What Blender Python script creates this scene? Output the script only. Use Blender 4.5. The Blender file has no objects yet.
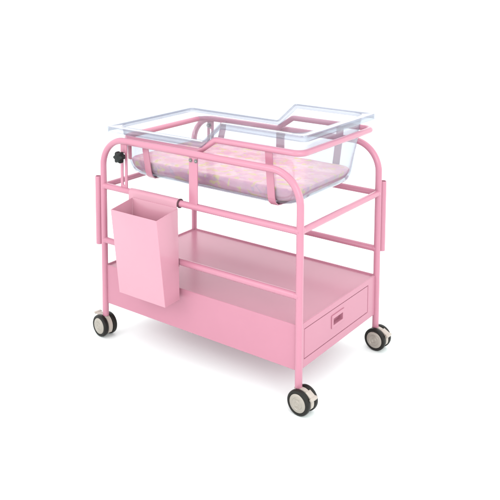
import bpy, bmesh, math, random
from mathutils import Vector, Matrix

random.seed(7)
S = bpy.context.scene
C = S.collection
R = math.radians

# ------------------------------------------------------------------ camera
CAM_P = Vector((1.98162886, -1.9229847, 1.3319386 - 0.019))
AZ, EL = 0.654390735, 0.107488425
Dv = Vector((math.cos(EL)*math.sin(AZ), -math.cos(EL)*math.cos(AZ), math.sin(EL)))
right = (-Dv).cross(Vector((0, 0, 1))).normalized()
up = right.cross(-Dv)
cd = bpy.data.cameras.new('camera')
cam = bpy.data.objects.new('camera', cd)
C.objects.link(cam)
M4 = Matrix((right, up, Dv)).transposed().to_4x4()
M4.translation = CAM_P
cam.matrix_world = M4
cd.sensor_width = 36.0
cd.lens = 804.2695*36/500
cd.shift_x = 30.708/500
cd.shift_y = -200.433/500
cd.clip_start = 0.05
cd.clip_end = 200
S.camera = cam

# ------------------------------------------------------------------ world + lamps
w = bpy.data.worlds.new('World')
S.world = w
w.use_nodes = True
bg = w.node_tree.nodes['Background']
bg.inputs[0].default_value = (1.0, 1.0, 1.0, 1)
# white surround, band near the horizon added brighter to light beneath the cart
_nt = w.node_tree
_tc = _nt.nodes.new('ShaderNodeTexCoord')
_sx = _nt.nodes.new('ShaderNodeSeparateXYZ')
_mr = _nt.nodes.new('ShaderNodeMapRange')
_mr.interpolation_type = 'SMOOTHSTEP'
_mr.inputs['From Min'].default_value = 0.05
_mr.inputs['From Max'].default_value = 0.60
_mr.inputs['To Min'].default_value = 2.25
_mr.inputs['To Max'].default_value = 1.7
_nt.links.new(_tc.outputs['Generated'], _sx.inputs[0])
_nt.links.new(_sx.outputs['Z'], _mr.inputs['Value'])
_nt.links.new(_mr.outputs[0], bg.inputs[1])
S.view_settings.view_transform = 'Standard'
S.view_settings.look = 'None'
S.view_settings.exposure = 0.10
S.view_settings.gamma = 1.0


def softbox(name, loc, target, size, power, col=(1, 1, 1)):
    l = bpy.data.lights.new(name, 'AREA')
    l.shape = 'RECTANGLE'
    l.size, l.size_y = size
    l.energy = power
    l.color = col
    o = bpy.data.objects.new(name, l)
    C.objects.link(o)
    o.location = loc
    o.rotation_euler = (Vector(target)-Vector(loc)).to_track_quat('-Z', 'Y').to_euler()
    return o


softbox('key_softbox', (-0.6, -2.7, 2.0), (0.4, 0.25, 0.3), (1.5, 1.5), 24)
softbox('added_fill', (2.5, -1.5, 1.6), (0.45, 0.25, 0.2), (1.5, 1.5), 24)  # unseen lamp added to lift the shelf and the floor beneath
softbox('top_softbox', (0.5, 0.5, 3.4), (0.4, 0.25, 0.3), (2.6, 2.6), 30)

# ------------------------------------------------------------------ materials


def mat(name):
    m = bpy.data.materials.new(name)
    m.use_nodes = True
    return m, m.node_tree, m.node_tree.nodes, m.node_tree.nodes['Principled BSDF']


def paint(name, col, rough=0.28, coat=0.35, var=0.03, bump=0.02, spec=0.5, metal=0.0):
    m, nt, N, p = mat(name)
    tc = N.new('ShaderNodeTexCoord')
    n1 = N.new('ShaderNodeTexNoise')
    n1.inputs['Scale'].default_value = 9
    n1.inputs['Detail'].default_value = 3
    nt.links.new(tc.outputs['Object'], n1.inputs['Vector'])
    mx = N.new('ShaderNodeMix')
    mx.data_type = 'RGBA'
    mx.inputs[6].default_value = (*[c*(1-var) for c in col], 1)
    mx.inputs[7].default_value = (*[min(1, c*(1+var)) for c in col], 1)
    nt.links.new(n1.outputs['Fac'], mx.inputs[0])
    nt.links.new(mx.outputs[2], p.inputs['Base Color'])
    n2 = N.new('ShaderNodeTexNoise')
    n2.inputs['Scale'].default_value = 260
    n2.inputs['Detail'].default_value = 1
    nt.links.new(tc.outputs['Object'], n2.inputs['Vector'])
    b = N.new('ShaderNodeBump')
    b.inputs['Strength'].default_value = bump
    b.inputs['Distance'].default_value = 0.001
    nt.links.new(n2.outputs['Fac'], b.inputs['Height'])
    nt.links.new(b.outputs['Normal'], p.inputs['Normal'])
    p.inputs['Roughness'].default_value = rough
    p.inputs['Coat Weight'].default_value = coat
    p.inputs['Specular IOR Level'].default_value = spec
    p.inputs['Metallic'].default_value = metal
    p.inputs['Coat Roughness'].default_value = 0.12
    return m


PINK = paint('pink_enamel', (0.400, 0.163, 0.224), rough=0.30, coat=0.22, spec=0.35)
BOXPINK = paint('satin_pink_sheet_enamel', (0.390, 0.168, 0.225), rough=0.26, coat=0.0, spec=0.23)
BINPINK = paint('pink_enamel_lit_tint', (0.428, 0.199, 0.256), rough=0.3, coat=0.35)  # frame pink lifted paler, the lit front's sheen put into base colour
BLACK = paint('black_plastic', (0.006, 0.008, 0.008), rough=0.4, coat=0.0, spec=0.25)
TYRE = paint('dark_tyre_rubber', (0.010, 0.0095, 0.008), rough=0.45, coat=0.0, bump=0.1, spec=0.2)
CREAM = paint('silvery_cream_hub', (0.315, 0.285, 0.25), rough=0.34, coat=0.0, metal=0.5)
CREAM2 = paint('pale_cream_plastic', (0.3528, 0.315, 0.2772), rough=0.4, coat=0.0)
DARKGAP = paint('gap_shade_and_dark_pad', (0.07, 0.025, 0.035), rough=0.7, coat=0.0)  # painted shade of the hook's end gap; the standoff pad shares the colour

STEEL, nt, N, p = mat('zinc_steel')
p.inputs['Base Color'].default_value = (0.22, 0.21, 0.21, 1)
p.inputs['Metallic'].default_value = 1
p.inputs['Roughness'].default_value = 0.3


def clear_plastic(name, tint, edge, milk):
    m, nt, N, p = mat(name)
    out = N['Material Output']
    N.remove(p)
    tr = N.new('ShaderNodeBsdfTransparent')
    gl = N.new('ShaderNodeBsdfGlossy')
    gl.inputs['Roughness'].default_value = 0.06
    gl.inputs['Color'].default_value = (0.75, 0.76, 0.80, 1)
    df = N.new('ShaderNodeBsdfDiffuse')
    df.inputs[0].default_value = (0.62, 0.63, 0.67, 1)
    lw = N.new('ShaderNodeLayerWeight')
    lw.inputs[0].default_value = 0.5      # Schlick reflectance, the same from both faces
    pw = N.new('ShaderNodeMath')
    pw.operation = 'POWER'
    pw.inputs[1].default_value = 5.0
    nt.links.new(lw.outputs['Facing'], pw.inputs[0])
    fr = N.new('ShaderNodeMath')
    fr.operation = 'MULTIPLY_ADD'
    fr.inputs[1].default_value = 0.95
    fr.inputs[2].default_value = 0.04
    nt.links.new(pw.outputs[0], fr.inputs[0])
    # the flatter the view, the longer the path through the plastic
    sq = N.new('ShaderNodeMath')
    sq.operation = 'POWER'
    sq.inputs[1].default_value = 2.0
    nt.links.new(lw.outputs['Facing'], sq.inputs[0])
    ab = N.new('ShaderNodeMix')
    ab.data_type = 'RGBA'
    ab.inputs[6].default_value = (*tint, 1)
    ab.inputs[7].default_value = (*edge, 1)
    nt.links.new(sq.outputs[0], ab.inputs[0])
    nt.links.new(ab.outputs[2], tr.inputs[0])
    m1 = N.new('ShaderNodeMixShader')
    m1.inputs[0].default_value = milk
    nt.links.new(tr.outputs[0], m1.inputs[1])
    nt.links.new(df.outputs[0], m1.inputs[2])
    m2 = N.new('ShaderNodeMixShader')
    nt.links.new(fr.outputs[0], m2.inputs[0])
    nt.links.new(m1.outputs[0], m2.inputs[1])
    nt.links.new(gl.outputs[0], m2.inputs[2])
    nt.links.new(m2.outputs[0], out.inputs[0])
    return m


CLEAR = clear_plastic('clear_acrylic', (0.925, 0.928, 0.945), (0.64, 0.655, 0.71), 0.075)
RIMCLEAR = clear_plastic('clear_acrylic_rim', (0.845, 0.85, 0.875), (0.42, 0.44, 0.52), 0.07)

# printed cotton: pink ground, lilac clouds, yellow blossoms
def fabric(fname, FCOL):
    m_, nt, N, p = mat(fname)
    tc = N.new('ShaderNodeTexCoord')


    def blob(scale, lo, hi, seed, dist=0.0):
        mp = N.new('ShaderNodeMapping')
        mp.inputs['Location'].default_value = (seed*3.1, seed*1.7, seed*0.9)
        nt.links.new(tc.outputs['Object'], mp.inputs['Vector'])
        n = N.new('ShaderNodeTexNoise')
        n.inputs['Scale'].default_value = scale
        n.inputs['Detail'].default_value = 2.5
        n.inputs['Distortion'].default_value = dist
        nt.links.new(mp.outputs[0], n.inputs['Vector'])
        r = N.new('ShaderNodeMapRange')
        r.inputs['From Min'].default_value = lo
        r.inputs['From Max'].default_value = hi
        nt.links.new(n.outputs['Fac'], r.inputs['Value'])
        return r.outputs[0]


    def layer(prev, col, fac):
        mx = N.new('ShaderNodeMix')
        mx.data_type = 'RGBA'
        if isinstance(prev, tuple):
            mx.inputs[6].default_value = (*prev, 1)
        else:
            nt.links.new(prev, mx.inputs[6])
        mx.inputs[7].default_value = (*col, 1)
        nt.links.new(fac, mx.inputs[0])
        return mx.outputs[2]


    c1 = layer(FCOL[0], FCOL[1], blob(20, .40, .66, 1))
    c1 = layer(c1, FCOL[2], blob(27, .52, .68, 2, .3))
    c1 = layer(c1, FCOL[3], blob(36, .565, .63, 3, .3))
    c1 = layer(c1, FCOL[4], blob(38, .60, .67, 4, .3))
    nt.links.new(c1, p.inputs['Base Color'])
    p.inputs['Roughness'].default_value = 0.85
    wv = N.new('ShaderNodeTexNoise')
    wv.inputs['Scale'].default_value = 55
    nt.links.new(tc.outputs['Object'], wv.inputs['Vector'])
    bb = N.new('ShaderNodeBump')
    bb.inputs['Strength'].default_value = 0.25
    bb.inputs['Distance'].default_value = 0.004
    nt.links.new(wv.outputs['Fac'], bb.inputs['Height'])
    nt.links.new(bb.outputs['Normal'], p.inputs['Normal'])
    return m_


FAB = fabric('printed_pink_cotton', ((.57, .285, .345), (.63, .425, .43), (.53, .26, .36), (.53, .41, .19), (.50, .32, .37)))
FABSIDE = fabric('printed_pink_cotton_side_shade', ((.49, .215, .30), (.52, .27, .335), (.43, .18, .30), (.48, .37, .15), (.38, .225, .315)))  # same cotton deepened, the contrast against the light-washed top put into colour

FLOOR, nt, N, p = mat('white_studio_sheet')
tc = N.new('ShaderNodeTexCoord')
n1 = N.new('ShaderNodeTexNoise')
n1.inputs['Scale'].default_value = 6
n1.inputs['Detail'].default_value = 4
nt.links.new(tc.outputs['Object'], n1.inputs['Vector'])
mx = N.new('ShaderNodeMix')
mx.data_type = 'RGBA'
mx.inputs[6].default_value = (0.815, 0.885, 0.872, 1)
mx.inputs[7].default_value = (0.855, 0.925, 0.912, 1)
nt.links.new(n1.outputs['Fac'], mx.inputs[0])
nt.links.new(mx.outputs[2], p.inputs['Base Color'])
p.inputs['Roughness'].default_value = 0.6
p.inputs['Specular IOR Level'].default_value = 0.2

# ------------------------------------------------------------------ mesh helpers
ZG = 0.019        # height of the floor in the measured coordinates


def add_tube(bm, pts, r, fillet=0.0, closed=False, seg=20, caps=True, arc=8):
    pts = [Vector(p) for p in pts]
    P = []
    n = len(pts)
    for i, p in enumerate(pts):
        if fillet and (closed or 0 < i < n-1):
            a, b = pts[(i-1) % n], pts[(i+1) % n]
            f = fillet[i] if isinstance(fillet, (list, tuple)) else fillet
            d1, d2 = (a-p).normalized(), (b-p).normalized()
            ang = d1.angle(d2)
            if ang > math.pi-0.02 or f <= 0:
                P.append(p)
                continue
            t = min(f/math.tan(ang/2), (a-p).length*.499, (b-p).length*.499)
            rr = t*math.tan(ang/2)
            cc = p+(d1+d2).normalized()*(rr/math.sin(ang/2))
            s, e = p+d1*t-cc, p+d2*t-cc
            tot = s.angle(e)
            for k in range(arc+1):
                u = k/arc
                P.append(cc+(s*math.sin((1-u)*tot)+e*math.sin(u*tot))/math.sin(tot))
        else:
            P.append(p)
    m = len(P)
    T = []
    for i in range(m):
        if closed:
            t = P[(i+1) % m]-P[i-1]
        else:
            t = P[min(i+1, m-1)]-P[max(i-1, 0)]
        T.append(t.normalized())
    nrm = T[0].orthogonal().normalized()
    rings = []
    for i in range(m):
        nrm = (nrm-T[i]*nrm.dot(T[i])).normalized()
        bi = T[i].cross(nrm)
        rings.append([bm.verts.new(P[i]+(nrm*math.cos(2*math.pi*k/seg)+bi*math.sin(2*math.pi*k/seg))*r) for k in range(seg)])
    for i in range(m if closed else m-1):
        A, B = rings[i], rings[(i+1) % m]
        off = 0
        if closed and i == m-1:
            off = min(range(seg), key=lambda o: (A[0].co-B[o].co).length)
        for k in range(seg):
            bm.faces.new((A[k], A[(k+1) % seg], B[(k+1+off) % seg], B[(k+off) % seg]))
    if not closed and caps:
        for ring, t, s in ((rings[0], -T[0], 1), (rings[-1], T[-1], -1)):
            ctr = sum((v.co for v in ring), Vector())/seg
            inner = [bm.verts.new(ctr+(v.co-ctr)*0.86+t*r*0.10) for v in ring]
            for k in range(seg):
                bm.faces.new((ring[k], ring[(k+1) % seg], inner[(k+1) % seg], inner[k]))
            bm.faces.new(inner)


def add_box(bm, x0, x1, y0, y1, z0, z1, bev=0.0, seg=2):
    t = bmesh.new()
    bmesh.ops.create_cube(t, size=1)
    for v in t.verts:
        v.co = Vector(((x0+x1)/2+v.co.x*(x1-x0), (y0+y1)/2+v.co.y*(y1-y0), (z0+z1)/2+v.co.z*(z1-z0)))
    if bev:
        bmesh.ops.bevel(t, geom=t.edges[:], offset=bev, segments=seg, affect='EDGES', profile=.5)
    join(bm, t)


def join(bm, t, mtx=None):
    if mtx is not None:
        bmesh.ops.transform(t, matrix=mtx, verts=t.verts)
    mp = {}
    for v in t.verts:
        mp[v] = bm.verts.new(v.co)
    for f in t.faces:
        try:
            bm.faces.new([mp[v] for v in f.verts])
        except ValueError:
            pass
    t.free()


def add_lathe(bm, prof, ctr, axis='y', seg=48):
    ctr = Vector(ctr)
    rings = []
    for (r, h) in prof:
        ring = []
        if r < 1e-6:
            ring = [bm.verts.new(ctr+{'y': Vector((0, h, 0)), 'z': Vector((0, 0, h)), 'x': Vector((h, 0, 0))}[axis])]
        else:
            for k in range(seg):
                a = 2*math.pi*k/seg
                c, s = r*math.cos(a), r*math.sin(a)
                ring.append(bm.verts.new(ctr+{'y': Vector((c, h, s)), 'z': Vector((c, s, h)), 'x': Vector((h, c, s))}[axis]))
        rings.append(ring)
    for A, B in zip(rings, rings[1:]):
        for k in range(seg):
            j = (k+1) % seg
            if len(A) == 1 and len(B) == 1:
                continue
            if len(A) == 1:
                bm.faces.new((A[0], B[j], B[k]))
            elif len(B) == 1:
                bm.faces.new((A[k], A[j], B[0]))
            else:
                bm.faces.new((A[k], A[j], B[j], B[k]))


def add_ribbon(bm, pts, width, thick, axis=(1, 0, 0)):
    """flat strap following pts, its width along axis"""
    pts = [Vector(p) for p in pts]
    ax = Vector(axis).normalized()
    rings = []
    for i, p in enumerate(pts):
        t = (pts[min(i+1, len(pts)-1)]-pts[max(i-1, 0)]).normalized()
        nn = t.cross(ax).normalized()
        hw, ht = width/2, thick/2
        rings.append([bm.verts.new(p+ax*a*hw+nn*b*ht) for a, b in ((-1, -1), (1, -1), (1, 1), (-1, 1))])
    for A, B in zip(rings, rings[1:]):
        for k in range(4):
            bm.faces.new((A[k], A[(k+1) % 4], B[(k+1) % 4], B[k]))
    bm.faces.new(rings[0])
    bm.faces.new(rings[-1])


def empty(name, loc, label, cat, group=None):
    o = bpy.data.objects.new(name, None)
    C.objects.link(o)
    o.location = loc
    o.empty_display_size = 0.1
    o['label'] = label
    o['category'] = cat
    if group:
        o['group'] = group
    return o


def wloc(o):
    v = Vector(o.location)
    while o.parent:
        o = o.parent
        v += Vector(o.location)
    return v


def obj(name, bm, m, parent=None, sharp=35, origin=None, label=None):
    bmesh.ops.recalc_face_normals(bm, faces=bm.faces[:])
    base = wloc(parent) if parent else Vector((0, 0, 0))
    org = Vector(origin) if origin is not None else (base if parent else Vector((0, 0, 0)))
    bmesh.ops.translate(bm, verts=bm.verts[:], vec=-org)
    me = bpy.data.meshes.new(name)
    bm.to_mesh(me)
    bm.free()
    for pl in me.polygons:
        pl.use_smooth = True
    me.set_sharp_from_angle(angle=R(sharp))
    me.materials.append(m)
    o = bpy.data.objects.new(name, me)
    C.objects.link(o)
    if parent:
        o.parent = parent
    o.location = org-base
    if label:
        o['label'] = label
    return o


# ------------------------------------------------------------------ measured frame
L, W = 0.80, 0.496
Z_BASE, Z_UP, Z_LO, Z_ARCH, Z_TOP, Z_BOT = 0.092, 0.562, 0.368, 0.732, 0.278, 0.139
RT = 0.0112      # post tube radius

# ------------------------------------------------------------------ floor
bm = bmesh.new()
bmesh.ops.create_grid(bm, x_segments=1, y_segments=1, size=30)
bmesh.ops.translate(bm, verts=bm.verts[:], vec=(0, 0, ZG))
fl = obj('floor', bm, FLOOR)
fl['kind'] = 'structure'
fl['label'] = 'plain white studio floor under the pink bassinet cart'

# ------------------------------------------------------------------ the cart
cart = empty('bassinet_cart', (L/2, W/2, ZG), 'pink tubular steel hospital bassinet cart with storage box and drawer, on four castors', 'bassinet cart')

for y in (0, W):
    bm = bmesh.new()
    add_tube(bm, [(0, y, Z_BASE), (0, y, Z_ARCH), (L, y, Z_ARCH), (L, y, Z_BASE)], RT, fillet=0.098, seg=28, arc=18)
    obj('side_arch', bm, PINK, cart)
    for z in (Z_UP, Z_LO):
        bm = bmesh.new()
        add_tube(bm, [(.001, y, z), (L-.001, y, z)], 0.0108, seg=24, caps=False)
        for e, d in ((RT-.0012, 1), (L-RT+.0012, -1)):
            add_lathe(bm, [(.0108, d*.0042), (.0114, d*.0026), (.0117, d*.0006), (.0117, d*-.0098)], (e, y, z), 'x', 24)
        obj('side_rail', bm, PINK, cart)
for x in (0, L):
    bm = bmesh.new()
    add_tube(bm, [(x, .001, Z_UP), (x, W-.001, Z_UP)], 0.0102, seg=24, caps=False)
    for e, d in ((RT-.0012, 1), (W-RT+.0012, -1)):
        add_lathe(bm, [(.0102, d*.0042), (.0108, d*.0026), (.0111, d*.0006), (.0111, d*-.0098)], (x, e, Z_UP), 'y', 24)
    obj('end_rail', bm, PINK, cart)

# pole sockets welded to the outside of two diagonal posts
for (x, y, z0, z1) in ((-0.0226, -0.003, 0.35, 0.593), (L+0.0062, W+0.0217, 0.358, 0.600)):
    bm = bmesh.new()
    seg, ro, ri = 28, 0.0118, 0.0095
    add_lathe(bm, [(ri, z1-0.05), (ri, z1-0.0006), (ri+.0006, z1), (ro-.0006, z1), (ro, z1-.0006), (ro, z0+.0006), (ro-.0006, z0), (ri, z0), (ri, z0+.05), (0, z0+.05)], (x, y, 0), 'z', seg)
    so = obj('pole_socket', bm, PINK, cart)
    bm = bmesh.new()
    # weld seam between socket and post
    px, py = (0, 0) if x < 0.4 else (L, W)
    add_box(bm, (x+px)/2-.002, (x+px)/2+.002, (y+py)/2-.002, (y+py)/2+.002, z0+.01, z1-.01, .0008)
    obj('weld_seam', bm, PINK, so)

# pivot plates with two bolts
for y, s in ((0, -1), (W, 1)):
    bm = bmesh.new()
    yi = y + s*0.0020
    add_box(bm, 0.388, 0.422, yi-.0026, yi+.0026, Z_UP+.006, Z_ARCH-.006, .0008)
    pp = obj('pivot_plate', bm, PINK, cart)
    for bx in (0.396, 0.4175):
        bm = bmesh.new()
        y0 = y+s*0.0046
        add_lathe(bm, [(0, s*.0062), (.0030, s*.0060), (.0046, s*.0045), (.0050, s*.0022), (.0066, s*.0018), (.0068, 0), (0, 0)], (bx, y0, 0.7125), 'y', 20)
        obj('bolt', bm, STEEL, pp)

# slotted tilt bracket with its star knob


def slotted_bracket(xc, y):
    bm = bmesh.new()
    x0, x1, sx0, sx1 = xc-.015, xc+.015, xc-.004, xc+.0045
    for (a, b) in ((x0, sx0), (sx1, x1)):
        add_box(bm, a, b, y-.0025, y+.0025, Z_UP+.007, Z_ARCH-.006, .0007)
    add_box(bm, sx0-.0004, sx1+.0004, y-.0023, y+.0023, Z_UP+.0072, Z_UP+.020, .0004)
    add_box(bm, sx0-.0004, sx1+.0004, y-.0023, y+.0023, 0.690, Z_ARCH-.0062, .0004)
    return obj('slotted_bracket', bm, PINK, cart)


tf = slotted_bracket(0.083, W)
bm = bmesh.new()
add_lathe(bm, [(0, -.0125), (.0050, -.0122), (.0068, -.0105), (.0070, -.0060), (.0095, -.0056), (.0097, -.0030), (0, -.0030)], (0.0775, W, 0.704), 'y', 24)
obj('bolt', bm, STEEL, tf)
tb = slotted_bracket(0.0995, 0)
bm = bmesh.new()
ring = []
kc = Vector((0.1, 0, 0.681))
n = 84
prof = [(0, -.036), (.55, -.036), (.85, -.0345), (.97, -.031), (1.0, -.026), (1.0, -.018), (.93, -.0145), (.5, -.013), (.42, -.0125), (.42, -.0035), (0, -.0035)]
rings = []
for (rr, h) in prof:
    if rr == 0:
        rings.append([bm.verts.new(kc+Vector((0, h, 0)))])
        continue
    rg = []
    for k in range(n):
        a = 2*math.pi*k/n
        lob = 0.0185+0.0030*math.cos(6*a) if rr > .45 else 0.0185
        rg.append(bm.verts.new(kc+Vector((rr*lob*math.cos(a), h, rr*lob*math.sin(a)))))
    rings.append(rg)
for A, B in zip(rings, rings[1:]):
    for k in range(n):
        j = (k+1) % n
        if len(A) == 1:
            bm.faces.new((A[0], B[j], B[k]))
        elif len(B) == 1:
            bm.faces.new((A[k], A[j], B[0]))
        else:
            bm.faces.new((A[k], A[j], B[j], B[k]))
obj('star_knob', bm, BLACK, tb)

# cradle ring that carries the basin
CY0, CY1, CX0, CX1, CZL, CZH, CXA, CXB = 0.0225, 0.4735, 0.066, 0.787, 0.737, 0.783, 0.408, 0.474
bm = bmesh.new()
ring = [(CX0, CY0, CZL), (CXA, CY0, CZL), (CXB, CY0, CZH), (CX1, CY0, CZH), (CX1, CY1, CZH), (CXB, CY1, CZH), (CXA, CY1, CZL), (CX0, CY1, CZL)]
add_tube(bm, ring, 0.0098, fillet=[.05, .02, .02, .03, .03, .02, .02, .05], closed=True, seg=22, arc=9)
cr = obj('cradle_ring', bm, PINK, cart)
# hanging tongue of the cradle beside the knob
bm = bmesh.new()
add_box(bm, 0.093, 0.108, 0.0255, 0.0295, 0.665, CZL-.004, .0008)
obj('tilt_tongue', bm, PINK, cr)
TBZ = 0.606   # underside of the tub


def strap_path(zt):
    y0, y1 = CY0+.0035, CY1-.0125
    b0, b1 = 0.047, 0.425
    pts = [(y0, zt), (y0+.003, zt-.03)]
    pts += [(b0-.004, TBZ+.024), (b0+.002, TBZ+.008), (b0+.014, TBZ-.0015), (b0+.03, TBZ-.0035)]
    mid = [(b1-.03, TBZ-.0035), (b1-.014, TBZ-.0015), (b1-.002, TBZ+.008), (b1+.004, TBZ+.024)]
    return pts+mid+[(y1-.003, zt-.03), (y1, zt)]


for x, zt in ((0.172, CZL), (0.671, CZH)):
    bm = bmesh.new()
    add_ribbon(bm, [(x, a, b) for a, b in strap_path(zt)], 0.026, 0.003)
    obj('support_strap', bm, PINK, cart, sharp=50)

# storage box: shell open at the drawer end, raised lip around its top shelf
bm = bmesh.new()
DY0, DY1, DZ0, DZ1 = 0.030, 0.437, 0.164, 0.259


def q(*v):
    bm.faces.new([bm.verts.new(Vector(p)) for p in v])


def ringface(o, i):
    for k in range(4):
        q(o[k], o[(k+1) % 4], i[(k+1) % 4], i[k])


X0, X1, Y0, Y1 = 0, L, 0, W
b4 = [(X0, Y0, Z_BOT), (X1, Y0, Z_BOT), (X1, Y1, Z_BOT), (X0, Y1, Z_BOT)]
t4 = [(X0, Y0, Z_TOP), (X1, Y0, Z_TOP), (X1, Y1, Z_TOP), (X0, Y1, Z_TOP)]
lip = 0.006
li = [(X0+lip, Y0+lip, Z_TOP), (X1-lip, Y0+lip, Z_TOP), (X1-lip, Y1-lip, Z_TOP), (X0+lip, Y1-lip, Z_TOP)]
lj = [(a, b, Z_TOP-.005) for a, b, c in li]
q(*b4)
ringface(t4, li)
ringface(li, lj)
q(*lj)
q(b4[0], b4[1], t4[1], t4[0])
q(b4[2], b4[3], t4[3], t4[2])
q(b4[3], b4[0], t4[0], t4[3])
e4 = [b4[1], b4[2], t4[2], t4[1]]
d4 = [(L, DY0, DZ0), (L, DY1, DZ0), (L, DY1, DZ1), (L, DY0, DZ1)]
g4 = [(L-.03, b, c) for a, b, c in d4]
ringface(e4, d4)
ringface(d4, g4)
q(*g4)
bmesh.ops.remove_doubles(bm, verts=bm.verts[:], dist=1e-5)
sb = obj('storage_box', bm, BOXPINK, cart)
bv = sb.modifiers.new('bevel', 'BEVEL')
bv.width = 0.0016
bv.segments = 3
bv.limit_method = 'ANGLE'
bv.angle_limit = R(40)

# drawer front with recessed pull
bm = bmesh.new()
g = 0.0024
xf = L-.0008
HY0, HY1, HZ0, HZ1 = 0.200, 0.262, 0.206, 0.229
f4 = [(xf, DY0+g, DZ0+g), (xf, DY1-g, DZ0+g), (xf, DY1-g, DZ1-g), (xf, DY0+g, DZ1-g)]
h4 = [(xf, HY0, HZ0), (xf, HY1, HZ0), (xf, HY1, HZ1), (xf, HY0, HZ1)]
r4 = [(xf-.016, b, c) for a, b, c in h4]
k4 = [(xf-.020, b, c) for a, b, c in f4]
ringface(f4, h4)
ringface(h4, r4)
q(*r4)
ringface(f4, k4)
q(*k4)
bmesh.ops.remove_doubles(bm, verts=bm.verts[:], dist=1e-5)
dr = obj('drawer', bm, BOXPINK, cart)
bv = dr.modifiers.new('bevel', 'BEVEL')
bv.width = 0.0009
bv.segments = 2
bv.limit_method = 'ANGLE'
bv.angle_limit = R(40)
bm = bmesh.new()
o4 = [(xf+.0030, HY0-.009, HZ0-.008), (xf+.0030, HY1+.009, HZ0-.008), (xf+.0030, HY1+.009, HZ1+.011), (xf+.0030, HY0-.009, HZ1+.011)]
i4 = [(xf+.0030, HY0+.001, HZ0+.001), (xf+.0030, HY1-.001, HZ0+.001), (xf+.0030, HY1-.001, HZ1-.001), (xf+.0030, HY0+.001, HZ1-.001)]
p4 = [(xf-.0145, b, c) for a, b, c in i4]
o5 = [(xf+.0003, b, c) for a, b, c in o4]
ringface(o4, i4)
ringface(i4, p4)
ringface(o4, o5)
q(*p4)
bmesh.ops.remove_doubles(bm, verts=bm.verts[:], dist=1e-5)
hd = obj('recessed_handle', bm, BOXPINK, dr)
bv = hd.modifiers.new('bevel', 'BEVEL')
bv.width = 0.0009
bv.segments = 2
bv.limit_method = 'ANGLE'


# castors
WR = 0.0382
WZ = ZG+WR


def caster(px, py, rot, off, swing=0.0, plen=.025, pth=.0038):
    root = bpy.data.objects.new('caster', None)
    # body mesh carries the tyres, hubs, stem and brake pedal
    b = bmesh.new()
    # housing: a hood over the gap between the wheels, arched over the axle
    t = bmesh.new()
    outline = []
    for k in range(17):
        a = R(-25+k*(245/16))
        outline.append((off+.0365*math.cos(a), .0365*math.sin(a)))
    vs = [[t.verts.new((x, y, WZ+z)) for x, z in outline] for y in (-.0085, .0085)]
    t.faces.new(vs[0])
    t.faces.new(vs[1])
    for k in range(len(outline)):
        j = (k+1) % len(outline)
        t.faces.new((vs[0][k], vs[0][j], vs[1][j], vs[1][k]))
    bmesh.ops.recalc_face_normals(t, faces=t.faces[:])
    bmesh.ops.bevel(t, geom=[e for e in t.edges if e.calc_face_angle(0) > R(50)], offset=.0015, segments=2, affect='EDGES')
    join(b, t)
    # swivel collar
    add_lathe(b, [(0, .0905), (.0118, .0905), (.0125, .0895), (.0125, .0815), (.0150, .079), (.0160, .074), (.0150, .062), (0, .062)], (0, 0, 0), 'z', 28)
    M = Matrix.Translation((px, py, 0)) @ Matrix.Rotation(rot, 4, 'Z')

    def put(bmx):
        bmesh.ops.transform(bmx, matrix=M, verts=bmx.verts[:])
        return bmx
    body = obj('caster', put(b), CREAM2, cart, origin=(px, py, ZG))
    for s in (-1, 1):
        b = bmesh.new()
        pr = [(.0275, .0096), (.0345, .0100), (.0372, .0118), (WR, .0150), (WR, .0215), (.0373, .0252), (.0350, .0274), (.0318, .0280), (.0296, .0276), (.0285, .0262), (.0275, .0200)]
        add_lathe(b, [(r, s*h) for r, h in pr], (off, 0, WZ), 'y', 56)
        obj('tyre', put(b), TYRE, body)
        b = bmesh.new()
        pr = [(.0, .0282), (.0062, .0283), (.0070, .0290), (.0080, .0283), (.0165, .0286), (.0172, .0280), (.0180, .0286), (.0262, .0281), (.0278, .0270), (.0284, .0252), (.0280, .0105), (0, .0100)]
        add_lathe(b, [(r, s*h) for r, h in pr], (off, 0, WZ), 'y', 56)
        # embossed bars on the hub face
        for u in (-.0115, .0115):
            add_box(b, off-.008, off+.008, min(s*.0280, s*.0292), max(s*.0280, s*.0292), WZ+u-.0011, WZ+u+.0011, .0003)
        obj('hub', put(b), CREAM, body)
    b = bmesh.new()
    add_tube(b, [(0, 0, .0885), (0, 0, Z_BASE+.004)], .0088, seg=20)
    obj('stem', put(b), STEEL, body)
    b = bmesh.new()
    t = bmesh.new()
    add_box(t, -.006, plen, -.0115, .0115, -pth, pth, .0012)
    add_box(t, plen-.009, plen+.0005, -.0145, .0145, -pth-.001, pth+.001, .0015)
    join(b, t, Matrix.Translation((off+.0215, 0, WZ+.0285)) @ Matrix.Rotation(swing, 4, 'Y'))
    obj('brake_pedal', put(b), CREAM2, body)
    return body


caster(0, 0, R(172), .006, R(-10), .024, .0020)
caster(L, 0, R(-4), .015, R(33))
caster(L, W, R(-2), .010, R(28))
caster(0, W, R(165), .012, R(25))

# ------------------------------------------------------------------ basin
RX0, RX1, RYC = 0.010, 0.806, 0.236
XA, XB, RZL, RZH = 0.427, 0.499, 0.7725, 0.8405


def rim_z(x):
    if x <= XA:
        return RZL
    if x >= XB:
        return RZH
    return RZL+(RZH-RZL)*(x-XA)/(XB-XA)


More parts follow.
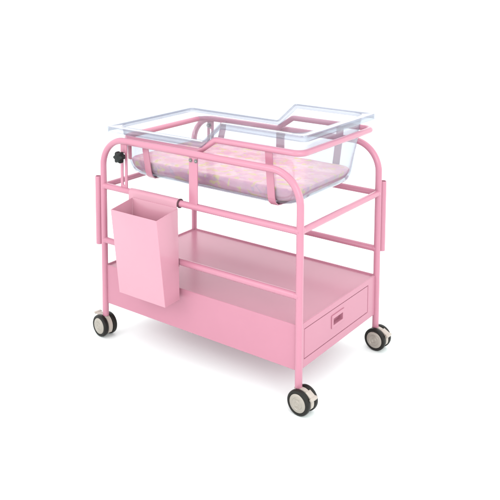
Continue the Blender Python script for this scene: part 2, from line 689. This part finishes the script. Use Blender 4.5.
def rrect(x0, x1, y0, y1, r, n=10, k=6, yl=0.0):
    """perimeter of a rounded rectangle, stations at XA and XB on both long sides"""
    P = []

    def seg(a, b, m):
        return [a+(b-a)*i/m for i in range(m)]
    xs = seg(x0+r, XA, n)+seg(XA, XB, n)+seg(XB, x1-r, n)

    def arc(cx, cy, a0):
        return [(cx+r*math.cos(R(a0+90*i/k)), cy+r*math.sin(R(a0+90*i/k))) for i in range(k)]
    P += [(x, y0) for x in xs]
    P += arc(x1-r, y0+r, -90)
    P += [(x1, y) for y in seg(y0+r, y1-r, n)]
    P += arc(x1-r, y1-r, 0)
    xr = seg(x1-r, XB, n)+seg(XB, XA, n)+seg(XA, x0+r, n)
    P += [(x, y1) for x in xr]
    P += arc(x0+r, y1-r, 90)
    P += [(x0, y) for y in seg(y1-r, y0+r, n)]
    P += arc(x0+r, y0+r, 180)
    if yl:
        P = [(x, y+(-yl if y < RYC else yl)*max(0, (0.42-x)/0.41)) for x, y in P]
    return P


def loops(bm, LL):
    rings = [[bm.verts.new(p) for p in l] for l in LL]
    n = len(rings[0])
    for A, B in zip(rings, rings[1:]):
        for k in range(n):
            bm.faces.new((A[k], A[(k+1) % n], B[(k+1) % n], B[k]))
    return rings


basin = empty('bassinet_basin', (0.41, RYC, TBZ), 'clear acrylic infant basin with raised head end sitting in the pink cradle ring', 'baby basin')
bot = dict(x0=0.050, x1=0.757, y0=0.045, y1=0.428)
top = dict(x0=0.034, x1=0.779, y0=0.0355, y1=0.4385)
LL = []
TUBP = ((.075, TBZ), (.052, TBZ+.0015), (.036, TBZ+.0055), (.022, TBZ+.0125), (.011, TBZ+.0225), (.004, TBZ+.035), (0, TBZ+.052))
for ins, z in TUBP:
    LL.append([(x, y, z) for x, y in rrect(bot['x0']+ins, bot['x1']-ins, bot['y0']+ins*.55, bot['y1']-ins*.55, max(.025, .056-ins*.4))])
lo = LL[-1]
hi = rrect(top['x0'], top['x1'], top['y0'], top['y1'], .045)
for i in range(1, 9):
    t = i/8
    l = []
    for (a, b) in zip(lo, hi):
        x, y = a[0]+(b[0]-a[0])*t, a[1]+(b[1]-a[1])*t
        l.append((x, y, a[2]+(rim_z(x)-.003-a[2])*t))
    LL.append(l)
bm = bmesh.new()
rg = loops(bm, LL)
bm.faces.new(rg[0])
tub = obj('tub', bm, CLEAR, basin, sharp=40)
sm = tub.modifiers.new('wall', 'SOLIDIFY')
sm.thickness = 0.0028
sm.offset = 1

bm = bmesh.new()
RB = 0.2245
i0 = [(x, y, rim_z(x)) for x, y in rrect(top['x0']-.001, top['x1']+.001, top['y0']-.001, top['y1']+.001, .045)]
o0 = rrect(RX0+.001, RX1-.001, RYC-RB+.001, RYC+RB-.001, .016, yl=.010)
o1 = rrect(RX0, RX1, RYC-RB, RYC+RB, .017, yl=.010)
l0 = [(x, y, rim_z(x)+.0003) for x, y in o0]
l1 = [(x, y, rim_z(x)-.0012) for x, y in o1]
l2 = [(x, y, rim_z(x)-.0185) for x, y in o1]
loops(bm, [i0, l0, l1, l2])
rim = obj('rim', bm, RIMCLEAR, basin, sharp=40)
sm = rim.modifiers.new('wall', 'SOLIDIFY')
sm.thickness = 0.0034
sm.offset = -1

# ------------------------------------------------------------------ mattress
bm = bmesh.new()
mx0, mx1, my0, my1, mz0, mz1 = 0.0565, 0.7505, 0.0500, 0.4225, TBZ+.0032, 0.661
LL = []
prof = []
h = mz1-mz0
for ins, z in ((.085, 0), (.056, .0008), (.037, .0045), (.0225, .0115), (.0115, .0215), (.0045, .0325), (0, h-.008), (.002, h-.004), (.007, h-.0003), (.05, h+.0015), (.10, h+.003)):
    prof.append((ins, mz0+z))
for ins, z in prof:
    LL.append([(x, y, z) for x, y in rrect(mx0+ins, mx1-ins, my0+ins*.55, my1-ins*.55, max(.02, .050-ins*.35))])
rg = loops(bm, LL)
bm.faces.new(rg[0])
bm.faces.new(rg[-1])
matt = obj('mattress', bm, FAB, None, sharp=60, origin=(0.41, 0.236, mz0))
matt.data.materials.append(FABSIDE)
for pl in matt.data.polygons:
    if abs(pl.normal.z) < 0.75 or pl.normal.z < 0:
        pl.material_index = 1  # sides and underside take the copy with shade in its colour
matt['label'] = 'thin pink mattress printed with yellow and lilac blotches lying inside the clear basin'
matt['category'] = 'mattress'
sub = matt.modifiers.new('soft', 'SUBSURF')
sub.levels = 1
sub.render_levels = 2
tx = bpy.data.textures.new('soft_dents', 'CLOUDS')
tx.noise_scale = 0.09
dm = matt.modifiers.new('dents', 'DISPLACE')
dm.texture = tx
dm.strength = 0.0045
dm.mid_level = 0.6

# ------------------------------------------------------------------ hanging bin
bx0, bx1, by0, byt, byb, bzt, bzb = 0.151, 0.3505, -0.0150, -0.118, -0.084, 0.534, 0.243
binr = empty('hanging_bin', (0.25, -0.06, bzb), 'open topped pink waste bin tapering downward, hung on the left front rail', 'waste bin')
bm = bmesh.new()
tpts = [(bx0, byt, bzt), (bx1, byt, bzt), (bx1, by0, bzt+.016), (bx0, by0, bzt+.016)]
bpts = [(bx0+.002, byb, bzb), (bx1+.004, byb, bzb), (bx1+.006, by0, bzb+.004), (bx0+.002, by0, bzb+.004)]
tv = [bm.verts.new(p) for p in tpts]
bvv = [bm.verts.new(p) for p in bpts]
for k in range(4):
    j = (k+1) % 4
    bm.faces.new((tv[k], tv[j], bvv[j], bvv[k]))
bm.faces.new(bvv)
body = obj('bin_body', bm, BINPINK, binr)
sd = body.modifiers.new('wall', 'SOLIDIFY')
sd.thickness = 0.0025
sd.offset = -1
bv = body.modifiers.new('bevel', 'BEVEL')
bv.width = 0.0011
bv.segments = 2
bv.limit_method = 'ANGLE'
bv.angle_limit = R(40)
# back plate rising from the bin and rolled over the rail
bm = bmesh.new()
pr = [(by0+.0008, Z_UP-.045)]
cr_ = 0.0132
for k in range(0, 15):
    a = R(180-15-k*(250/14))
    pr.append((cr_*math.cos(a), Z_UP+cr_*math.sin(a)))
add_ribbon(bm, [(0.2385, y, z) for y, z in pr], 0.212, 0.0024)
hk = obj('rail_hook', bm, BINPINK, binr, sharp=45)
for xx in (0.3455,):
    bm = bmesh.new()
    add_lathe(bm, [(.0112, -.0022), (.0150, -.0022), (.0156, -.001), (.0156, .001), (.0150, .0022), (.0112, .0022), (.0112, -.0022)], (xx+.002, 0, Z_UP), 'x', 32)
    obj('end_collar', bm, DARKGAP, binr)  # ring coloured dark for the shade in the rolled end's gap
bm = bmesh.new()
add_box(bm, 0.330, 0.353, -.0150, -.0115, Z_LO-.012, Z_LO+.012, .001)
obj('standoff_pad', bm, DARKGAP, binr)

# put the floor at height zero
for o in S.objects:
    if o.parent is None and o.type not in {'CAMERA', 'LIGHT'}:
        o.location.z -= ZG
